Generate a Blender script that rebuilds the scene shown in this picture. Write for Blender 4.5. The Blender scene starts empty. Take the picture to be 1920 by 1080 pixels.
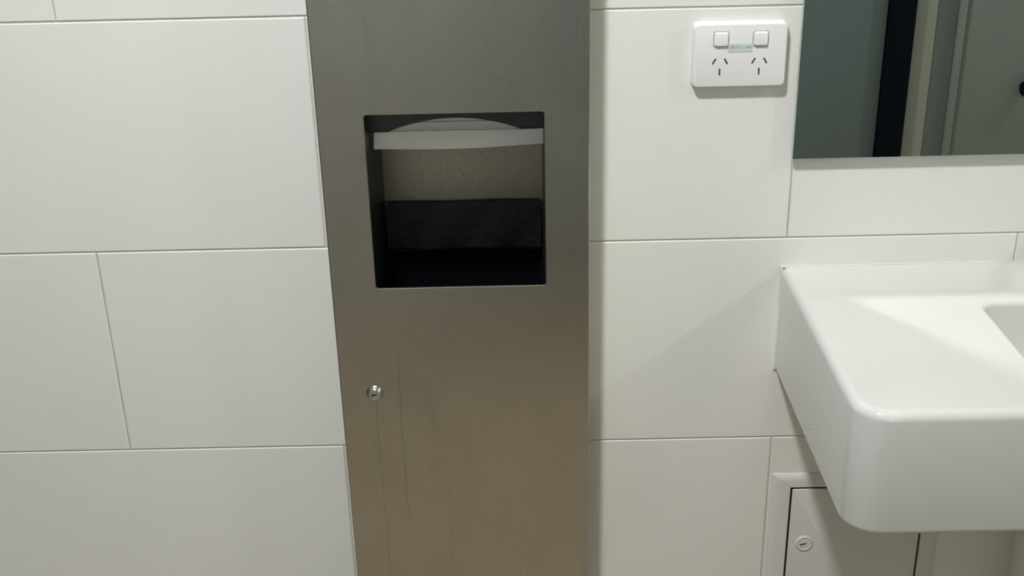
import bpy, bmesh, math, random
from mathutils import Vector, Matrix

random.seed(4)
SC = bpy.context.scene
COL = SC.collection
Z0 = 0.9            # height above the floor of the tile joint that runs behind the dispenser window

# ------------------------------------------------------------------ camera
cam_d = bpy.data.cameras.new('camera')
cam = bpy.data.objects.new('camera', cam_d)
COL.objects.link(cam)
cam.location = (0.55134, -1.46889, Z0 + 0.59409)
cam.rotation_euler = (1.149922, 0.0219466, -0.0030291)
cam_d.sensor_width = 36.0
cam_d.lens = 2281.28 / 1920 * 36.0
cam_d.clip_start = 0.02
SC.camera = cam

# ------------------------------------------------------------------ world, light settings, exposure
world = bpy.data.worlds.new('world')
SC.world = world
world.use_nodes = True
world.node_tree.nodes['Background'].inputs['Color'].default_value = (0.9, 0.95, 1.0, 1)
world.node_tree.nodes['Background'].inputs['Strength'].default_value = 0.0
SC.view_settings.view_transform = 'Standard'
SC.view_settings.look = 'None'
SC.view_settings.gamma = 1.0
SC.view_settings.use_curve_mapping = False
SC.view_settings.exposure = 0.0
SC.cycles.use_denoising = True
SC.cycles.adaptive_threshold = 0.02
SC.cycles.use_guiding = True
SC.cycles.use_surface_guiding = True
SC.cycles.surface_guiding_probability = 0.6
SC.cycles.max_bounces = 8
SC.cycles.diffuse_bounces = 4
SC.cycles.glossy_bounces = 5
SC.cycles.sample_clamp_indirect = 0.0
SC.cycles.blur_glossy = 0.0

# downlights: x, y, emission, colour
CEIL = 2.60
LAMPS = [(0.29, -0.95, 750.0, (0.985, 1.0, 0.985)),
         (3.20, -1.03, 460.0, (1.0, 1.0, 0.95))]


# ------------------------------------------------------------------ materials
def mat(name, base, rough=0.5, metal=0.0, spec=0.5, coat=0.0):
    m = bpy.data.materials.new(name)
    m.use_nodes = True
    b = m.node_tree.nodes['Principled BSDF']
    b.inputs['Base Color'].default_value = (*base, 1)
    b.inputs['Roughness'].default_value = rough
    b.inputs['Metallic'].default_value = metal
    b.inputs['Specular IOR Level'].default_value = spec
    b.inputs['Coat Weight'].default_value = coat
    return m


def nodes(m):
    return m.node_tree.nodes, m.node_tree.links, m.node_tree.nodes['Principled BSDF']


def noise(m, scale, detail=3.0, rough=0.5, stretch=(1, 1, 1), coord='Object'):
    n, l, b = nodes(m)
    tc = n.new('ShaderNodeTexCoord')
    mp = n.new('ShaderNodeMapping')
    mp.inputs['Scale'].default_value = stretch
    t = n.new('ShaderNodeTexNoise')
    t.inputs['Scale'].default_value = scale
    t.inputs['Detail'].default_value = detail
    t.inputs['Roughness'].default_value = rough
    l.new(tc.outputs[coord], mp.inputs['Vector'])
    l.new(mp.outputs['Vector'], t.inputs['Vector'])
    return t.outputs['Fac']


def ramp(m, fac, stops):
    n, l, b = nodes(m)
    r = n.new('ShaderNodeValToRGB')
    e = r.color_ramp.elements
    while len(e) > 1:
        e.remove(e[-1])
    e[0].position = stops[0][0]
    e[0].color = (*stops[0][1], 1)
    for p, c in stops[1:]:
        k = e.new(p)
        k.color = (*c, 1)
    l.new(fac, r.inputs['Fac'])
    return r.outputs['Color']


def bump(m, fac, strength, dist=0.001):
    n, l, b = nodes(m)
    bp = n.new('ShaderNodeBump')
    bp.inputs['Strength'].default_value = strength
    bp.inputs['Distance'].default_value = dist
    l.new(fac, bp.inputs['Height'])
    l.new(bp.outputs['Normal'], b.inputs['Normal'])


def mapr(m, fac, a, b_, c, d):
    n, l, b = nodes(m)
    r = n.new('ShaderNodeMapRange')
    r.inputs['From Min'].default_value = a
    r.inputs['From Max'].default_value = b_
    r.inputs['To Min'].default_value = c
    r.inputs['To Max'].default_value = d
    l.new(fac, r.inputs['Value'])
    return r.outputs['Result']


M = {}
# satin off-white wall tile, very slightly cloudy
m = M['tile'] = mat('tile_glaze', (0.76, 0.752, 0.715), 0.34, spec=0.42)
n_, l_, b_ = nodes(m)
f = noise(m, 3.0, 4, 0.55)
l_.new(ramp(m, f, [(0.3, (0.748, 0.742, 0.708)), (0.7, (0.772, 0.764, 0.728))]), b_.inputs['Base Color'])
bump(m, noise(m, 14.0, 2, 0.4), 0.05, 0.002)
# grout
m = M['grout'] = mat('grout', (0.46, 0.44, 0.385), 0.9, spec=0.2)
n_, l_, b_ = nodes(m)
l_.new(ramp(m, noise(m, 9.0, 5), [(0.3, (0.42, 0.40, 0.345)), (0.7, (0.58, 0.56, 0.49))]), b_.inputs['Base Color'])
# plaster / ceiling / painted walls
M['ceiling'] = mat('ceiling_paint', (0.80, 0.79, 0.76), 0.8)
m = M['wall_paint'] = mat('wall_paint', (0.56, 0.55, 0.51), 0.5)
bump(m, noise(m, 120, 2), 0.05, 0.001)
M['wall_blue'] = mat('cool_bounce_paint', (0.07, 0.10, 0.15), 0.5)  # dark blue chosen to cool and dim the light bounced onto nearby tiles
M['wall_grey'] = mat('grey_wall_paint', (0.52, 0.52, 0.485), 0.5)
M['laminate'] = mat('grey_green_laminate', (0.22, 0.262, 0.265), 0.4)
M['laminate_b'] = mat('warm_grey_laminate', (0.34, 0.365, 0.34), 0.4)
M['gap_shade'] = mat('gap_shade_grey', (0.21, 0.23, 0.215), 0.4)  # shade of a gap put into the colour
M['navy'] = mat('navy_metal', (0.002, 0.007, 0.013), 0.5, spec=0.15)
M['stone'] = mat('stone_tile', (0.46, 0.46, 0.40), 0.4)
M['alu'] = mat('pale_trim', (0.36, 0.38, 0.35), 0.4)
# floor vinyl
m = M['floor'] = mat('floor_vinyl', (0.30, 0.245, 0.165), 0.5)
n_, l_, b_ = nodes(m)
l_.new(ramp(m, noise(m, 60, 4, 0.6), [(0.3, (0.25, 0.20, 0.13)), (0.7, (0.35, 0.29, 0.20))]), b_.inputs['Base Color'])
# glazed ceramic
m = M['ceramic'] = mat('white_ceramic', (0.64, 0.638, 0.618), 0.09, spec=0.5)
bump(m, noise(m, 10.0, 1, 0.3), 0.03, 0.002)


def steel(name, base, rough, aniso, speck, drips=(), spk=0.66):
    m = mat(name, base, rough, 1.0)
    n, l, b = nodes(m)
    tg = n.new('ShaderNodeTangent')
    tg.direction_type = 'RADIAL'
    tg.axis = 'Z'
    b.inputs['Anisotropic'].default_value = aniso
    l.new(tg.outputs['Tangent'], b.inputs['Tangent'])
    # brushed grain runs up and down
    g = noise(m, 1.0, 2, 0.6, (900, 900, 6))
    l.new(mapr(m, g, 0.3, 0.7, rough - 0.03, rough + 0.03), b.inputs['Roughness'])
    # handling stains, dried drips, specks
    big = noise(m, 7.0, 4, 0.6, (1, 1, 0.8))
    drip = noise(m, 1.0, 3, 0.55, (70, 70, 2.2))
    dots = noise(m, speck, 3, 0.7)
    def mul(a, c):
        x = n.new('ShaderNodeMath')
        x.operation = 'MULTIPLY'
        l.new(a, x.inputs[0])
        l.new(c, x.inputs[1])
        return x.outputs[0]
    k = mul(mul(mapr(m, big, 0.35, 0.7, 0.93, 1.05), mapr(m, drip, 0.60, 0.80, 1.0, 0.93)),
            mapr(m, dots, spk, spk + 0.06, 1.0, 0.68))
    tc = n.new('ShaderNodeTexCoord')
    sp = n.new('ShaderNodeSeparateXYZ')
    l.new(tc.outputs['Object'], sp.inputs[0])
    wob = mapr(m, noise(m, 1.0, 2, 0.5, (2, 2, 9)), 0.0, 1.0, -0.004, 0.004)
    def op(kind, a, c):
        x = n.new('ShaderNodeMath')
        x.operation = kind
        for i, q in enumerate((a, c)):
            if isinstance(q, (int, float)):
                x.inputs[i].default_value = q
            else:
                l.new(q, x.inputs[i])
        return x.outputs[0]
    xx = op('ADD', sp.outputs['X'], wob)
    for x0, z_top, z_bot, depth in drips:
        near = mapr(m, op('ABSOLUTE', op('SUBTRACT', xx, x0), 0), 0.0003, 0.0012, 1.0, 0.0)
        inz = op('MULTIPLY', op('LESS_THAN', sp.outputs['Z'], z_top), op('GREATER_THAN', sp.outputs['Z'], z_bot))
        k = mul(k, op('SUBTRACT', 1.0, op('MULTIPLY', op('MULTIPLY', near, inz), depth)))
    mx = n.new('ShaderNodeVectorMath')
    mx.operation = 'SCALE'
    mx.inputs[0].default_value = base
    l.new(k, mx.inputs['Scale'])
    l.new(mx.outputs['Vector'], b.inputs['Base Color'])
    return m


M['steel'] = steel('brushed_steel', (0.50, 0.485, 0.45), 0.30, 0.55, 190,
                   ((0.359, Z0 - 0.193, 0.25, 0.16), (0.391, Z0 - 0.130, Z0 - 0.388, 0.20), (0.449, Z0 - 0.33, 0.25, 0.10)))
M['steel_in'] = steel('inner_steel', (0.44, 0.41, 0.35), 0.34, 0.2, 260, (), 0.59)
M['steel_shaded'] = steel('shaded_inner_steel', (0.075, 0.078, 0.08), 0.42, 0.0, 320)  # steel darkened by colour for the dim recess sides and tray lip
M['chrome'] = mat('chrome', (0.78, 0.78, 0.75), 0.08, 1.0)
M['nickel'] = mat('nickel', (0.62, 0.62, 0.58), 0.2, 1.0)
M['dark'] = mat('hollow_shade', (0.012, 0.012, 0.011), 0.6)  # near-black stands in for shade inside the keyhole and panel gap
M['slot'] = mat('slot_shadow', (0.05, 0.05, 0.05), 0.6)  # shade inside pin holes and panel keyhole as flat colour
M['black_plastic'] = mat('black_plastic', (0.003, 0.004, 0.006), 0.5, spec=0.1)
m = M['liner'] = mat('black_bin_liner', (0.010, 0.014, 0.018), 0.5, spec=0.35)
bump(m, noise(m, 55, 4, 0.6), 0.5, 0.004)
m = M['paper'] = mat('towel_paper', (0.84, 0.835, 0.80), 0.95, spec=0.1)
bump(m, noise(m, 400, 2), 0.2, 0.0006)
M['plastic'] = mat('white_plastic', (0.79, 0.785, 0.79), 0.28)
M['rocker'] = mat('rocker_plastic', (0.86, 0.85, 0.84), 0.25)
M['gapgrey'] = mat('rocker_gap_shade', (0.46, 0.45, 0.44), 0.6)
M['sticker'] = mat('sticker_film', (0.60, 0.65, 0.645), 0.4)
M['ink'] = mat('label_ink', (0.20, 0.25, 0.26), 0.6)
M['powder'] = mat('white_powder_coat', (0.66, 0.65, 0.635), 0.42)
M['silicone'] = mat('sealant', (0.72, 0.71, 0.67), 0.4)
m = M['mirror'] = mat('mirror_silver', (0.50, 0.555, 0.535), 0.0, 1.0)
M['glass_edge'] = mat('polished_glass_edge', (0.44, 0.50, 0.47), 0.15)
M['pvc'] = mat('white_pvc', (0.66, 0.65, 0.62), 0.3)
M['lamp_trim'] = mat('lamp_trim', (0.8, 0.8, 0.78), 0.4)


# ------------------------------------------------------------------ helpers
def obj(name, verts, faces, material, parent=None, sharp=None, mats=None, fmat=None):
    me = bpy.data.meshes.new(name)
    me.from_pydata([tuple(v) for v in verts], [], faces)
    return finish(name, me, material, parent, sharp, mats, fmat)


def finish(name, me, material, parent=None, sharp=None, mats=None, fmat=None):
    bm = bmesh.new()
    bm.from_mesh(me)
    bmesh.ops.recalc_face_normals(bm, faces=bm.faces)
    bm.to_mesh(me)
    bm.free()
    me.materials.append(material)
    for k in (mats or []):
        me.materials.append(k)
    if fmat:
        for i, k in fmat.items():
            me.polygons[i].material_index = k
    if sharp is not None:
        for p in me.polygons:
            p.use_smooth = True
        me.set_sharp_from_angle(angle=math.radians(sharp))
    o = bpy.data.objects.new(name, me)
    COL.objects.link(o)
    if parent is not None:
        o.parent = parent
        o.matrix_parent_inverse = Matrix.Translation(-parent.location)
    return o


def share(name, src, parent, loc):
    o = bpy.data.objects.new(name, src.data)
    COL.objects.link(o)
    o.parent = parent
    o.matrix_parent_inverse = Matrix.Translation(-parent.location)
    o.location = loc
    return o


def thing(name, loc, label, cat, group=None):
    o = bpy.data.objects.new(name, None)
    o.empty_display_size = 0.05
    COL.objects.link(o)
    o.location = loc
    return tag(o, label, cat, group)


def tag(o, label, cat, group=None):
    o['label'] = label
    o['category'] = cat
    if group:
        o['group'] = group
    return o


def struct(o, label, cat):
    o['kind'] = 'structure'
    return tag(o, label, cat)


def boxes(name, bl, material, parent=None, bevel=0.0, seg=2):
    bm = bmesh.new()
    for (x0, x1, y0, y1, z0, z1) in bl:
        r = bmesh.ops.create_cube(bm, size=1.0)
        for v in r['verts']:
            v.co = Vector(((x0 + x1) / 2 + v.co.x * (x1 - x0), (y0 + y1) / 2 + v.co.y * (y1 - y0),
                           (z0 + z1) / 2 + v.co.z * (z1 - z0)))
    if bevel:
        bmesh.ops.bevel(bm, geom=list(bm.edges), offset=bevel, segments=seg, affect='EDGES', profile=0.5)
    me = bpy.data.meshes.new(name)
    bm.to_mesh(me)
    bm.free()
    return finish(name, me, material, parent, 35 if bevel else None)


def rrect(x0, x1, z0, z1, r, n=6):
    """rounded rectangle, counter-clockwise from lower left; r = one radius or four (ll, lr, ur, ul)"""
    if not isinstance(r, (tuple, list)):
        r = (r,) * 4
    pts = []
    for (cx, cz, a0, rr) in ((x0 + r[0], z0 + r[0], math.pi, r[0]), (x1 - r[1], z0 + r[1], 1.5 * math.pi, r[1]),
                             (x1 - r[2], z1 - r[2], 0, r[2]), (x0 + r[3], z1 - r[3], 0.5 * math.pi, r[3])):
        for k in range(n + 1):
            a = a0 + 0.5 * math.pi * k / n
            pts.append((cx + rr * math.cos(a), cz + rr * math.sin(a)))
    return pts


def loft(name, loops, material, parent=None, sharp=35, cap0=False, cap1=False):
    n = len(loops[0])
    V, F = [], []
    for L in loops:
        V += [tuple(p) for p in L]
    for i in range(len(loops) - 1):
        for k in range(n):
            a, b = i * n + k, i * n + (k + 1) % n
            F.append((a, b, b + n, a + n))
    if cap0:
        F.append(tuple(range(n)))
    if cap1:
        F.append(tuple(range((len(loops) - 1) * n, len(loops) * n)))
    return obj(name, V, F, material, parent, sharp)


def plate(name, x0, x1, z0, z1, yb, yf, r, bev, material, parent, taper=0.0, n=6):
    """rounded plate standing on the wall: back at yb, face at yf (towards -y), rounded front edge"""
    L = []
    def ring(ins, y):
        L.append([(px, y, pz) for px, pz in rrect(x0 + ins, x1 - ins, z0 + ins, z1 - ins, max(r - ins, 0.0004), n)])
    ring(0, yb)
    for k in range(4):
        a = 0.5 * math.pi * k / 3
        ring(taper + bev * (1 - math.cos(a)), yf + bev * (1 - math.sin(a)))
    return loft(name, L, material, parent, 40, True, True)


def lathe(name, prof, origin, axis, material, parent=None, n=32, sharp=35, cap=True):
    """prof: (radius, distance along axis)"""
    ax = Vector(axis).normalized()
    u = ax.orthogonal().normalized()
    v = ax.cross(u)
    L = []
    for r, d in prof:
        L.append([tuple(Vector(origin) + ax * d + (u * math.cos(2 * math.pi * k / n) + v * math.sin(2 * math.pi * k / n)) * r)
                  for k in range(n)])
    return loft(name, L, material, parent, sharp, cap, cap)


def tube(name, pts, r, material, parent=None, n=16):
    pts = [Vector(p) for p in pts]
    L = []
    up = None
    for i, p in enumerate(pts):
        t = (pts[min(i + 1, len(pts) - 1)] - pts[max(i - 1, 0)]).normalized()
        if up is None:
            up = t.orthogonal().normalized()
        up = (up - t * up.dot(t)).normalized()
        w = t.cross(up)
        L.append([tuple(p + (up * math.cos(2 * math.pi * k / n) + w * math.sin(2 * math.pi * k / n)) * r) for k in range(n)])
    return loft(name, L, material, parent, 50, True, True)


# ------------------------------------------------------------------ the room
XL, XR, YF = -0.62, 3.75, -1.75
HX0, HX1, HZ0, HZ1 = 0.330, 0.625, Z0 - 0.60, Z0 + 0.60      # recess for the dispenser

struct(boxes('floor', [(XL - 0.1, XR + 0.1, YF - 0.1, 0.16, -0.08, 0.0)], M['floor']), 'mottled brown vinyl floor of the washroom', 'floor')
struct(boxes('ceiling', [(XL - 0.1, XR + 0.1, YF - 0.1, 0.16, CEIL, CEIL + 0.08)], M['ceiling']), 'flat white painted washroom ceiling', 'ceiling')
YB = 0.0012                                                 # grout face, just behind the tile faces
wall = boxes('wall_back', [(XL, HX0, YB, 0.16, 0, CEIL), (HX1, XR, YB, 0.16, 0, CEIL),
                           (HX0, HX1, YB, 0.16, 0, HZ0), (HX0, HX1, YB, 0.16, HZ1, CEIL),
                           (HX0, HX1, 0.15, 0.16, HZ0, HZ1)], M['grout'])
struct(wall, 'wall of large off-white tiles with thin beige grout behind the steel dispenser', 'wall')


def tile_mesh(x0, x1, z0, z1):
    c, y = 0.0011, 0.0008
    V, F = [], []
    for ins, yy in ((0, 0.0012), (0, y), (c, 0.0)):
        V += [(x0 + ins, yy, z0 + ins), (x1 - ins, yy, z0 + ins), (x1 - ins, yy, z1 - ins), (x0 + ins, yy, z1 - ins)]
    for i in (0, 4):
        for k in range(4):
            F.append((i + k, i + (k + 1) % 4, i + 4 + (k + 1) % 4, i + 4 + k))
    F.append((8, 9, 10, 11))
    return V, F


G = 0.0010
full = None
row = 0
for j in range(-3, 6):
    z0, z1 = Z0 + j * 0.3 + G, min(Z0 + (j + 1) * 0.3, CEIL) - G
    off = 0.0 if j % 2 else 0.3                              # rows alternate by half a tile
    for i in range(-4, 7):
        a, b = max(off + i * 0.6, XL), min(off + (i + 1) * 0.6, XR)
        if b - a < 0.02:
            continue
        spans = [(a, b)]
        if HZ0 - 0.01 <= z0 and z1 <= HZ1 + 0.01 and a < HX1 and b > HX0:
            spans = [s for s in ((a, min(b, HX0)), (max(a, HX1), b)) if s[1] - s[0] > 0.004]
        for s0, s1 in spans:
            if abs(s1 - s0 - 0.6) < 1e-6 and abs(z1 - z0 - 0.3 + 2 * G) < 1e-6:
                dx = random.uniform(-0.0002, 0.0002)
                if full is None:
                    V, F = tile_mesh(-0.3 + G, 0.3 - G, -0.15 + G, 0.15 - G)
                    full = obj('tile', V, F, M['tile'], wall)
                    full.location = ((s0 + s1) / 2, 0, (z0 + z1) / 2)
                else:
                    share('tile', full, wall, ((s0 + s1) / 2 + dx, 0, (z0 + z1) / 2))
            else:
                V, F = tile_mesh(s0 + (G if s0 == a else 0), s1 - (G if s1 == b else 0), z0, z1)
                obj('tile', V, F, M['tile'], wall)

struct(boxes('wall_left', [(XL - 0.1, XL, YF, 0.16, 0, CEIL)], M['wall_blue']), 'plain unseen end wall left of the dispenser, blue-grey for cool bounce light', 'wall')  # unseen wall, set close so its bounce tints the left tiles
struct(boxes('wall_right', [(XR, XR + 0.1, YF, 0.16, 0, CEIL)], M['wall_paint']), 'plain pale painted end wall beyond the basin', 'wall')
wf = boxes('wall_front', [(XL, XR, YF - 0.1, YF, 0, CEIL)], M['wall_grey'])
struct(wf, 'grey wall behind the photographer seen in the mirror', 'wall')
boxes('stone_strip', [(1.598, 1.657, YF, YF + 0.008, 0, 0.88), (1.598, 1.657, YF, YF + 0.008, 0.884, 1.4), (1.598, 1.657, YF, YF + 0.008, 1.404, CEIL)], M['stone'], wf)
boxes('shaded_gap_strip', [(1.658, 1.712, YF, YF + 0.006, 0, CEIL)], M['gap_shade'], wf)  # darker strip standing in for the shaded gap beside the stone

# doors on the wall behind the camera, seen only by reflection
d1 = boxes('door_1', [(0.62, 1.526, YF, YF + 0.012, 0.008, 2.1)], M['laminate'], None, 0.002)
struct(d1, 'dark grey-green flush door reflected at the left of the mirror', 'door')
boxes('door_frame', [(1.528, 1.596, YF, YF + 0.03, 0, 2.16), (0.55, 0.618, YF, YF + 0.03, 0, 2.16),
                     (0.55, 1.596, YF, YF + 0.03, 2.102, 2.16)], M['navy'], d1, 0.002)
d2 = boxes('door_2', [(1.735, 2.62, YF, YF + 0.012, 0.008, 2.1)], M['laminate_b'], None, 0.002)
struct(d2, 'warm grey flush door with a black knob reflected at the right of the mirror', 'door')
boxes('door_frame', [(1.713, 1.732, YF, YF + 0.02, 0, 2.13), (2.623, 2.65, YF, YF + 0.02, 0, 2.13),
                     (1.713, 2.65, YF, YF + 0.02, 2.103, 2.13)], M['alu'], d2, 0.002)
lathe('door_knob', [(0.012, 0), (0.010, 0.012), (0.018, 0.02), (0.024, 0.03), (0.022, 0.038), (0.012, 0.043), (0.001, 0.044)],
      (1.910, YF + 0.012, 0.630), (0, 1, 0), M['navy'], d2)


# ------------------------------------------------------------------ ceiling downlights
def downlight(x, y, power, colour, label):
    t = thing('ceiling_downlight', (x, y, CEIL), label, 'light', 'recessed downlights in the ceiling')
    lathe('trim_ring', [(0.073, 0), (0.095, 0), (0.095, 0.004), (0.088, 0.009), (0.075, 0.010), (0.073, 0.004)],
          (x, y, CEIL), (0, 0, -1), M['lamp_trim'], t, 40, cap=False)
    m = bpy.data.materials.new('lamp_diffuser')
    m.use_nodes = True
    n = m.node_tree.nodes
    n.clear()
    e = n.new('ShaderNodeEmission')
    e.inputs['Color'].default_value = (*colour, 1)
    e.inputs['Strength'].default_value = power
    o = n.new('ShaderNodeOutputMaterial')
    m.node_tree.links.new(e.outputs[0], o.inputs['Surface'])
    N = 24
    V = [(x + 0.072 * math.cos(2 * math.pi * k / N), y + 0.072 * math.sin(2 * math.pi * k / N), CEIL - 0.003) for k in range(N)]
    me = bpy.data.meshes.new('diffuser')
    me.from_pydata(V, [], [tuple(reversed(range(N)))])
    me.materials.append(m)
    d = bpy.data.objects.new('diffuser', me)
    COL.objects.link(d)
    d.parent = t
    d.matrix_parent_inverse = Matrix.Translation(-t.location)


for L, lab in zip(LAMPS, ('round ceiling downlight in front of the towel dispenser',
                          'round ceiling downlight farther to the right, beyond the basin')):
    downlight(*L, lab)

# ------------------------------------------------------------------ steel towel dispenser and waste unit
DX0, DX1, DZ0, DZ1, DY = 0.3125, 0.6400, Z0 - 0.70, Z0 + 0.68, -0.060
OX0, OX1, OZ0, OZ1 = 0.3694, 0.5850, Z0 - 0.0332, Z0 + 0.1930
disp = thing('towel_dispenser', (0.476, 0, DZ0), 'tall brushed stainless steel paper towel dispenser with square opening and lock', 'dispenser')
t_ = 0.0012
# outer surround standing proud of the tiles
boxes('surround', [(DX0 + 0.001, DX0 + 0.001 + t_, DY + 0.004, 0.0, DZ0 + 0.001, DZ1 - 0.001),
                   (DX1 - 0.001 - t_, DX1 - 0.001, DY + 0.004, 0.0, DZ0 + 0.001, DZ1 - 0.001),
                   (DX0 + 0.001, DX1 - 0.001, DY + 0.004, 0.0, DZ1 - 0.001 - t_, DZ1 - 0.001),
                   (DX0 + 0.001, DX1 - 0.001, DY + 0.004, 0.0, DZ0 + 0.001, DZ0 + 0.001 + t_)], M['steel'], disp)
# door: folded sheet with a rounded window
nn = 6
L = []
for ins, y in ((0.0, -0.046), (0.0, DY + 0.0016), (0.0005, DY + 0.0005), (0.0016, DY)):
    L.append([(a, y, b) for a, b in rrect(DX0 + ins, DX1 - ins, DZ0 + ins, DZ1 - ins, 0.0035, nn)])
for ins, y in ((-0.0010, DY), (-0.0003, DY + 0.0003), (0.0, DY + 0.0010), (0.0, DY + 0.0020)):
    L.append([(a, y, b) for a, b in rrect(OX0 + ins, OX1 - ins, OZ0 + ins, OZ1 - ins, 0.0035, nn)])
loft('door', L, M['steel'], disp, None)
# inner box
IX0, IX1, IY = 0.3692, 0.5852, 0.105
IZ0, IZ1 = HZ0 + 0.01, HZ1 - 0.01
boxes('inner_side', [(IX0 - t_, IX0, DY + 0.004, IY + 0.01, IZ0, IZ1)], M['steel_shaded'], disp)
boxes('inner_side', [(IX1, IX1 + t_, DY + 0.004, IY + 0.01, IZ0, IZ1)], M['steel_shaded'], disp)
boxes('back_panel', [(IX0, IX1, IY, IY + t_, IZ0, IZ1)], M['steel_in'], disp)
boxes('bottom_panel', [(IX0, IX1, DY + 0.004, IY, IZ0, IZ0 + t_)], M['steel_in'], disp)
boxes('top_panel', [(IX0, IX1, DY + 0.004, IY, IZ1 - t_, IZ1)], M['steel_in'], disp)
# towel tray: upright lip with an arched finger notch, and the shelf behind it
TY, TZ = -0.014, Z0 + 0.156
arc = []
ax0, ax1, ah = 0.388, 0.562, 0.0185
for k in range(17):
    s = k / 16
    arc.append((ax0 + (ax1 - ax0) * s, TZ + ah * math.sin(math.pi * s) ** 0.8))
V, F = [], []
pr = [(IX0, TZ)] + arc + [(IX1, TZ)]
for yy in (TY, TY + 0.0012):
    for a, b in pr:
        V.append((a, yy, b))
    for a, b in pr:
        V.append((a, yy, Z0 + 0.26))
k = len(pr)
for i in range(k - 1):
    F += [(i, i + 1, k + i + 1, k + i), (2 * k + i, 2 * k + i + 1, 3 * k + i + 1, 3 * k + i), (i, i + 1, 2 * k + i + 1, 2 * k + i)]
obj('towel_tray_lip', V, F, M['steel_shaded'], disp)
boxes('tray_shelf', [(IX0, IX0 + 0.02, TY + 0.0012, IY, TZ - 0.001, TZ), (IX1 - 0.02, IX1, TY + 0.0012, IY, TZ - 0.001, TZ),
                     (IX0, IX1, 0.060, IY, TZ - 0.001, TZ)], M['steel_in'], disp)
# lock
LX, LZ = 0.3577, Z0 - 0.184
lk = lathe('lock', [(0.0112, 0.0), (0.0112, 0.0010), (0.0104, 0.0022), (0.0094, 0.0042), (0.0084, 0.0056), (0.0076, 0.0062),
                    (0.0070, 0.0061), (0.0067, 0.0056), (0.0001, 0.0056)], (LX, DY, LZ), (0, -1, 0), M['nickel'], disp, 40, 40)
boxes('keyhole', [(LX - 0.0036, LX + 0.0030, DY - 0.0061, DY - 0.0050, LZ - 0.0007, LZ + 0.0009),
                  (LX - 0.0040, LX - 0.0022, DY - 0.0061, DY - 0.0050, LZ - 0.0022, LZ + 0.0009)], M['dark'], lk)

# things inside the dispenser
st = thing('paper_towel_stack', (0.478, 0.02, TZ), 'stack of folded white paper towels showing through the arched slot', 'paper towels')
for k in range(5):
    z = TZ + 0.0006 + k * 0.0125
    dx, dy = random.uniform(-0.001, 0.001), random.uniform(-0.001, 0.001)
    LL = []
    for ins, zz in ((0.0006, 0), (0.0, 0.0008), (0.0, 0.0115), (0.0006, 0.0123)):
        LL.append([(a + dx, b + dy, z + zz) for a, b in rrect(0.3735 + ins, 0.5815 - ins, -0.0095 + ins, 0.078 - ins, 0.003, 3)])
    loft('folded_towel', LL, M['paper'], st, 35, True, True)

# the next towel hangs from the slot
V, F = [], []
n1, n2 = 24, 8
xa, xb = 0.3755, 0.5845
for th in (0.0, 0.0006):
    for i in range(n1 + 1):
        s = i / n1
        x = xa + (xb - xa) * s
        top = Z0 + 0.1585 + 0.0005 * math.sin(5 * s) + 0.003 * max(0, s - 0.6)
        bot = Z0 + 0.1375 + 0.0006 * math.sin(7 * s + 1) + 0.012 * max(0, s - 0.62) ** 1.2
        for j in range(n2 + 1):
            u = j / n2
            y = -0.0165 - 0.0045 * u + 0.0012 * math.sin(9 * s + 2 * u) * u + th
            V.append((x - 0.0015 * u * (1 - s), y, top + (bot - top) * u))
W = (n1 + 1) * (n2 + 1)
for i in range(n1):
    for j in range(n2):
        a = i * (n2 + 1) + j
        q = (a, a + 1, a + n2 + 2, a + n2 + 1)
        F += [q, tuple(W + c for c in q)]
ht = obj('paper_towel', V, F, M['paper'], None, 60)
tag(ht, 'white paper towel edge hanging down from the dispenser slot', 'paper towel')

# black lined bin in the lower half
bz = Z0 + 0.0235
bn = thing('waste_bin', (0.478, 0.03, IZ0 + 0.002), 'black lined waste bin inside the lower part of the dispenser opening', 'bin')
bx0, bx1, by0, by1 = IX0 + 0.0015, IX1 - 0.0015, -0.040, IY - 0.002
boxes('bin_shell', [(bx0, bx1, by1 - 0.002, by1, IZ0 + 0.002, bz - 0.004), (bx0, bx0 + 0.002, by0, by1 - 0.002, IZ0 + 0.002, Z0 - 0.06),
                    (bx1 - 0.002, bx1, by0, by1 - 0.002, IZ0 + 0.002, Z0 - 0.06), (bx0, bx1, by0, by0 + 0.002, IZ0 + 0.002, Z0 - 0.06),
                    (bx0, bx1, by0, by1, IZ0 + 0.002, IZ0 + 0.006)], M['black_plastic'], bn)
V, F = [], []
n1, n2 = 30, 12
for i in range(n1 + 1):
    s = i / n1
    for j in range(n2 + 1):
        u = j / n2
        z = bz + 0.0005 * math.sin(11 * s) - u * 0.064
        y = by1 - 0.004 - 0.0015 * math.sin(17 * s + 3 * u) * u - 0.010 * u
        V.append((bx0 + 0.001 + (bx1 - bx0 - 0.002) * s, y, z))
for i in range(n1):
    for j in range(n2):
        a = i * (n2 + 1) + j
        F.append((a, a + 1, a + n2 + 2, a + n2 + 1))
obj('bin_liner', V, F, M['liner'], bn, 60)
tube('liner_band', [(bx0 + 0.004 + (bx1 - bx0 - 0.008) * k / 12, by1 - 0.0165, Z0 - 0.043 + 0.003 * math.sin(k / 12 * 3.1)) for k in range(13)], 0.0014,
     M['black_plastic'], bn, 8)

# ------------------------------------------------------------------ power outlet
PX0, PX1, PZ0, PZ1, PY = 0.7680, 0.8800, Z0 + 0.2050, Z0 + 0.2820, -0.0120
po = thing('power_outlet', ((PX0 + PX1) / 2, 0, PZ0), 'white double power outlet with two switches beside the mirror', 'power outlet')
plate('cover_plate', PX0 - 0.0015, PX1 + 0.0015, PZ0 - 0.0015, PZ1 + 0.0015, -0.0001, PY, 0.0075, 0.0018, M['plastic'], po, 0.0015, 8)
scx = (0.8002, 0.8478)


def pxz(cx, dx, z):
    return cx + dx, z


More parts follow.
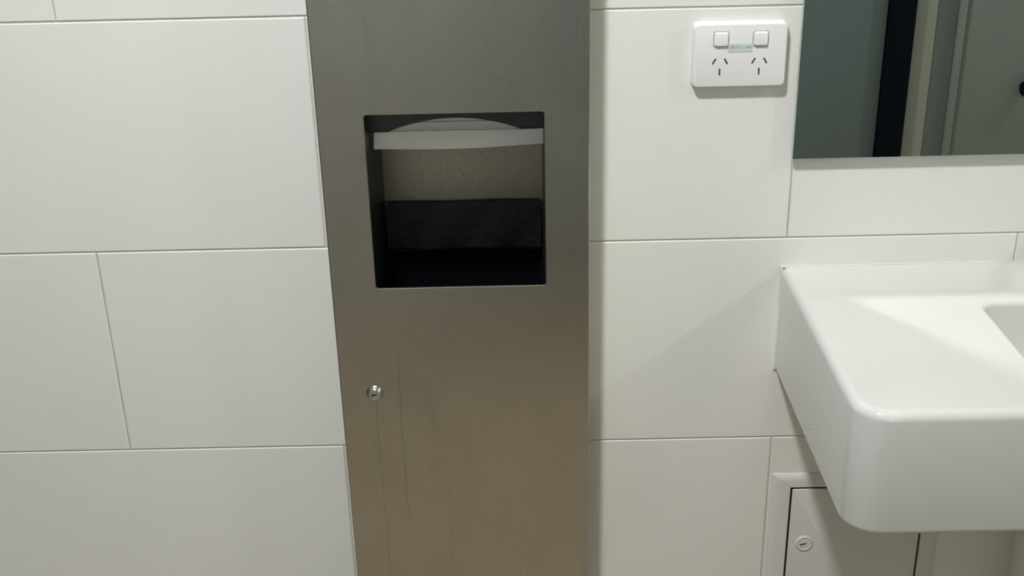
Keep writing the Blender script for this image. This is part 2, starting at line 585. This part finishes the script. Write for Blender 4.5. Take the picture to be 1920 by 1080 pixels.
for cx in scx:
    rx, rz = cx - 0.0008 + 0.0008, Z0 + 0.2640
    sw = plate('switch', rx - 0.0085, rx + 0.0085, rz - 0.0085, rz + 0.0085, PY + 0.0005, PY - 0.0032, 0.0026, 0.0010, M['rocker'], po, 0.0004, 5)
    plate('switch_gap_shade', rx - 0.0098, rx + 0.0098, rz - 0.0098, rz + 0.0098, PY + 0.0005, PY - 0.00025, 0.003, 0.0001, M['gapgrey'], sw, 0.0, 5)  # grey plate in place of the shade in the gap round the rocker
    for (dx, dz, ang) in ((-0.0071, 0.0, 30), (0.0071, 0.0, -30), (0.0, -0.0130, 0)):
        a = math.radians(ang)
        hw, hl = 0.0010, 0.0039 if ang else 0.0042
        o_x, o_z = cx - 0.0002 + dx, Z0 + 0.2369 + dz
        V = []
        for yy in (PY - 0.00012, PY + 0.0004):
            for (p, q) in ((-hw, -hl), (hw, -hl), (hw, hl), (-hw, hl)):
                V.append((o_x + p * math.cos(a) + q * math.sin(a), yy, o_z - p * math.sin(a) + q * math.cos(a)))
        obj('pin_slot', V, [(0, 1, 2, 3), (4, 5, 6, 7), (0, 1, 5, 4), (1, 2, 6, 5), (2, 3, 7, 6), (3, 0, 4, 7)], M['slot'], po)  # solid dark block in place of a shaded hole
sk = plate('circuit_label', 0.8087, 0.8388, Z0 + 0.2478, Z0 + 0.2590, PY + 0.0003, PY - 0.0004, 0.0008, 0.0001, M['sticker'], po, 0, 3)
cu = bpy.data.curves.new('circuit_number', 'FONT')
cu.body = 'DB-P-C1 26A'
cu.size = 0.0058
cu.align_x = 'CENTER'
cu.align_y = 'CENTER'
cu.extrude = 0.00004
tmp = bpy.data.objects.new('tmp_text', cu)
COL.objects.link(tmp)
dg = bpy.context.evaluated_depsgraph_get()
tm = bpy.data.meshes.new_from_object(tmp.evaluated_get(dg))
bpy.data.objects.remove(tmp)
tw = max(v.co.x for v in tm.vertices) - min(v.co.x for v in tm.vertices)
for v in tm.vertices:
    x, y, z = v.co
    v.co = (0.82375 + x * 0.0262 / tw, PY - 0.00046 - z, Z0 + 0.2540 + y)
finish('lettering', tm, M['ink'], sk)

# ------------------------------------------------------------------ mirror
MX0, MX1, MZ0, MZ1, MY = 0.8962, 1.62, Z0 + 0.1102, Z0 + 1.02, -0.0115
mi = thing('wall_mirror', ((MX0 + MX1) / 2, 0, MZ0), 'large frameless rectangular mirror on the tiles above the white basin', 'mirror')
boxes('backing_board', [(MX0 + 0.004, MX1 - 0.004, -0.0060, -0.0001, MZ0 + 0.004, MZ1 - 0.004)], M['silicone'], mi)
gl = boxes('mirror_glass', [(MX0, MX1, MY, -0.0060, MZ0, MZ1)], M['glass_edge'], mi, 0.0008, 1)
gl.data.materials.append(M['mirror'])
for p in gl.data.polygons:
    p.use_smooth = False
    if p.normal.y < -0.99:
        p.material_index = 1

# ------------------------------------------------------------------ basin
BX0, BX1, BYF, BZT, BZB = 0.8958, 1.6150, -0.3880, Z0 - 0.0405, Z0 - 0.1910
bas = thing('wash_basin', ((BX0 + BX1) / 2, 0, BZB), 'white ceramic wall-hung basin with wide flat shelf and rounded front corner', 'basin')
N = 10


def bl(x0, x1, y0, y1, z, rf, rb):
    return [(a, b, z) for a, b in rrect(x0, x1, y0, y1, (rf, rf, rb, rb), N)]


L = []
RF = 0.040
def outer(ins, z, rf=RF):
    L.append(bl(BX0 + ins, BX1 - ins, BYF + ins, -0.0001, z, rf - ins * 0.6, 0.003))
outer(0.045, BZB + 0.001)
outer(0.012, BZB)
for k in range(1, 5):
    a = 0.5 * math.pi * k / 4
    outer(0.007 * (1 - math.sin(a)), BZB + 0.007 * (1 - math.cos(a)))
for k in range(0, 7):
    a = 0.5 * math.pi * k / 6
    outer(0.0105 * (1 - math.cos(a)), BZT - 0.0105 + 0.0105 * math.sin(a))
outer(0.0125, BZT)
outer(0.020, BZT)
WX0, WX1, WY0, WY1 = 1.1130, 1.5600, -0.350, -0.1275
def bowl(ins, z, r):
    L.append([(a, b, z) for a, b in rrect(WX0 + ins, WX1 - ins, WY0 + ins, WY1 - ins, r, N)])
bowl(-0.012, BZT, 0.026)
bowl(-0.0065, BZT, 0.022)
bowl(-0.006, BZT, 0.022)
for k in range(1, 5):
    a = 0.5 * math.pi * k / 4
    bowl(-0.006 + 0.006 * math.sin(a), BZT - 0.006 * (1 - math.cos(a)), 0.018)
bowl(0.006, BZT - 0.050, 0.022)
bowl(0.012, BZT - 0.088, 0.028)
bowl(0.024, BZT - 0.102, 0.034)
bowl(0.045, BZT - 0.108, 0.040)
bowl(0.090, BZT - 0.111, 0.020)
loft('bowl_body', L, M['ceramic'], bas, 50, True, True)
wx, wy = (WX0 + WX1) / 2, (WY0 + WY1) / 2
lathe('drain', [(0.030, 0.0), (0.030, 0.002), (0.026, 0.003), (0.020, 0.0015), (0.019, 0.001), (0.0001, 0.001)], (wx, wy, BZT - 0.111), (0, 0, 1), M['chrome'], bas, 32)
V = [(BX0 - 0.0008, -0.0001, BZB), (BX0 - 0.0008, -0.0035, BZB), (BX0 + 0.002, -0.0035, BZB)]
boxes('sealant_bead', [(BX0 - 0.0014, BX0 + 0.002, -0.0030, -0.0001, BZB, BZT + 0.0008), (BX0, BX1, -0.0026, -0.0001, BZT - 0.001, BZT + 0.0012)], M['silicone'], bas)

tp = thing('mixer_tap', (wx, -0.066, BZT), 'chrome lever mixer tap standing on the back ledge of the basin', 'tap')
lathe('tap_body', [(0.027, 0.0), (0.027, 0.004), (0.022, 0.008), (0.021, 0.09), (0.022, 0.10), (0.0215, 0.115), (0.016, 0.122), (0.001, 0.123)],
      (wx, -0.066, BZT), (0, 0, 1), M['chrome'], tp, 36)
tube('spout', [(wx, -0.066, BZT + 0.070), (wx, -0.10, BZT + 0.082), (wx, -0.14, BZT + 0.088), (wx, -0.17, BZT + 0.084), (wx, -0.186, BZT + 0.072), (wx, -0.190, BZT + 0.060)], 0.0125, M['chrome'], tp, 20)
tube('lever', [(wx, -0.066, BZT + 0.120), (wx, -0.09, BZT + 0.132), (wx, -0.13, BZT + 0.146), (wx, -0.17, BZT + 0.156)], 0.007, M['chrome'], tp, 16)

# waste trap under the basin
tr = thing('bottle_trap', (wx, wy, BZB - 0.25), 'white plastic bottle trap hanging under the basin', 'trap')
lathe('tail_pipe', [(0.020, 0), (0.020, 0.10)], (wx, wy, BZB - 0.10), (0, 0, 1), M['pvc'], tr, 28)
lathe('trap_cup', [(0.012, 0), (0.030, 0.004), (0.036, 0.02), (0.036, 0.11), (0.040, 0.112), (0.040, 0.135), (0.030, 0.145), (0.020, 0.155)],
      (wx, wy, BZB - 0.25), (0, 0, 1), M['pvc'], tr, 32)
tube('outlet_pipe', [(wx, wy + 0.03, BZB - 0.15), (wx, -0.12, BZB - 0.15), (wx, -0.004, BZB - 0.15)], 0.020, M['pvc'], tr, 20)

wp = thing('waste_pipe', (1.272, -0.032, 0.0), 'white plastic waste pipe running up the wall right of the access panel', 'pipe')
lathe('pipe_run', [(0.020, 0), (0.020, BZB - 0.02)], (1.272, -0.032, 0.0), (0, 0, 1), M['pvc'], wp, 28)
lathe('pipe_collar', [(0.0205, 0), (0.026, 0.002), (0.026, 0.03), (0.0205, 0.032)], (1.272, -0.032, 0.30), (0, 0, 1), M['pvc'], wp, 28)

# ------------------------------------------------------------------ locked access panel under the basin
AX0, AX1, AZ1, AZ0 = 0.9045, 1.1530, Z0 - 0.3600, Z0 - 0.7600
FW, FY = 0.0268, -0.0050
ap = thing('access_panel', ((AX0 + AX1) / 2, 0, AZ0), 'white metal access panel with mitred frame and key lock under the basin', 'access panel')
boxes('cavity_shade_plate', [(AX0 + 0.01, AX1 - 0.01, -0.0008, -0.0001, AZ0 + 0.01, AZ1 - 0.01)], M['dark'], ap)  # dark sheet imitating the unlit cavity behind the door gap


def rail(p):
    """p: outer a, outer b, inner b, inner a (x, z): one mitred frame rail with a rounded outer and inner edge"""
    oa, ob, ib, ia = [Vector((x, z)) for x, z in p]
    prof = ((0.0, -0.0001), (0.02, -0.0016), (0.12, -0.0030), (0.30, FY + 0.0004), (0.45, FY), (0.97, FY), (1.0, FY + 0.0005), (1.0, -0.0005))
    V, F = [], []
    for s, y in prof:
        a, b = oa.lerp(ia, s), ob.lerp(ib, s)
        d = (b - a).normalized() * 0.00012
        a, b = a + d, b - d
        V += [(a.x, y, a.y), (b.x, y, b.y)]
    for k in range(len(prof) - 1):
        F.append((2 * k, 2 * k + 1, 2 * k + 3, 2 * k + 2))
    F.append(tuple(2 * k for k in range(len(prof))))
    F.append(tuple(2 * k + 1 for k in range(len(prof))))
    obj('frame_rail', V, F, M['powder'], ap, 30)


o4 = [(AX0, AZ0), (AX1, AZ0), (AX1, AZ1), (AX0, AZ1)]
i4 = [(AX0 + FW, AZ0 + FW), (AX1 - FW, AZ0 + FW), (AX1 - FW, AZ1 - FW + 0.005), (AX0 + FW, AZ1 - FW + 0.005)]
for k in range(4):
    rail((o4[k], o4[(k + 1) % 4], i4[(k + 1) % 4], i4[k]))
gx = 0.0032
dr = plate('panel_door', AX0 + FW + gx, AX1 - FW - gx, AZ0 + FW + gx, AZ1 - FW + 0.005 - gx, -0.0030, FY - 0.0002, 0.0015, 0.0012, M['powder'], ap, 0, 4)
kx, kz = 0.9575, Z0 - 0.4775
lk = lathe('lock', [(0.0130, 0.0), (0.0130, 0.0006), (0.0118, 0.0016), (0.0106, 0.0022), (0.0098, 0.0012), (0.0094, 0.0008), (0.0088, 0.0014), (0.0001, 0.0019)],
           (kx, FY - 0.0002, kz), (0, -1, 0), M['powder'], dr, 40, 20)
V = []
a = math.radians(14)
for yy in (FY - 0.0024, FY - 0.0012):
    for (p, q) in ((-0.0062, -0.0012), (0.0030, -0.0006), (0.0030, 0.0006), (-0.0062, 0.0012)):
        V.append((kx + p * math.cos(a) - q * math.sin(a), yy, kz + p * math.sin(a) + q * math.cos(a)))
obj('keyhole', V, [(0, 1, 2, 3), (4, 5, 6, 7), (0, 1, 5, 4), (1, 2, 6, 5), (2, 3, 7, 6), (3, 0, 4, 7)], M['slot'], lk)
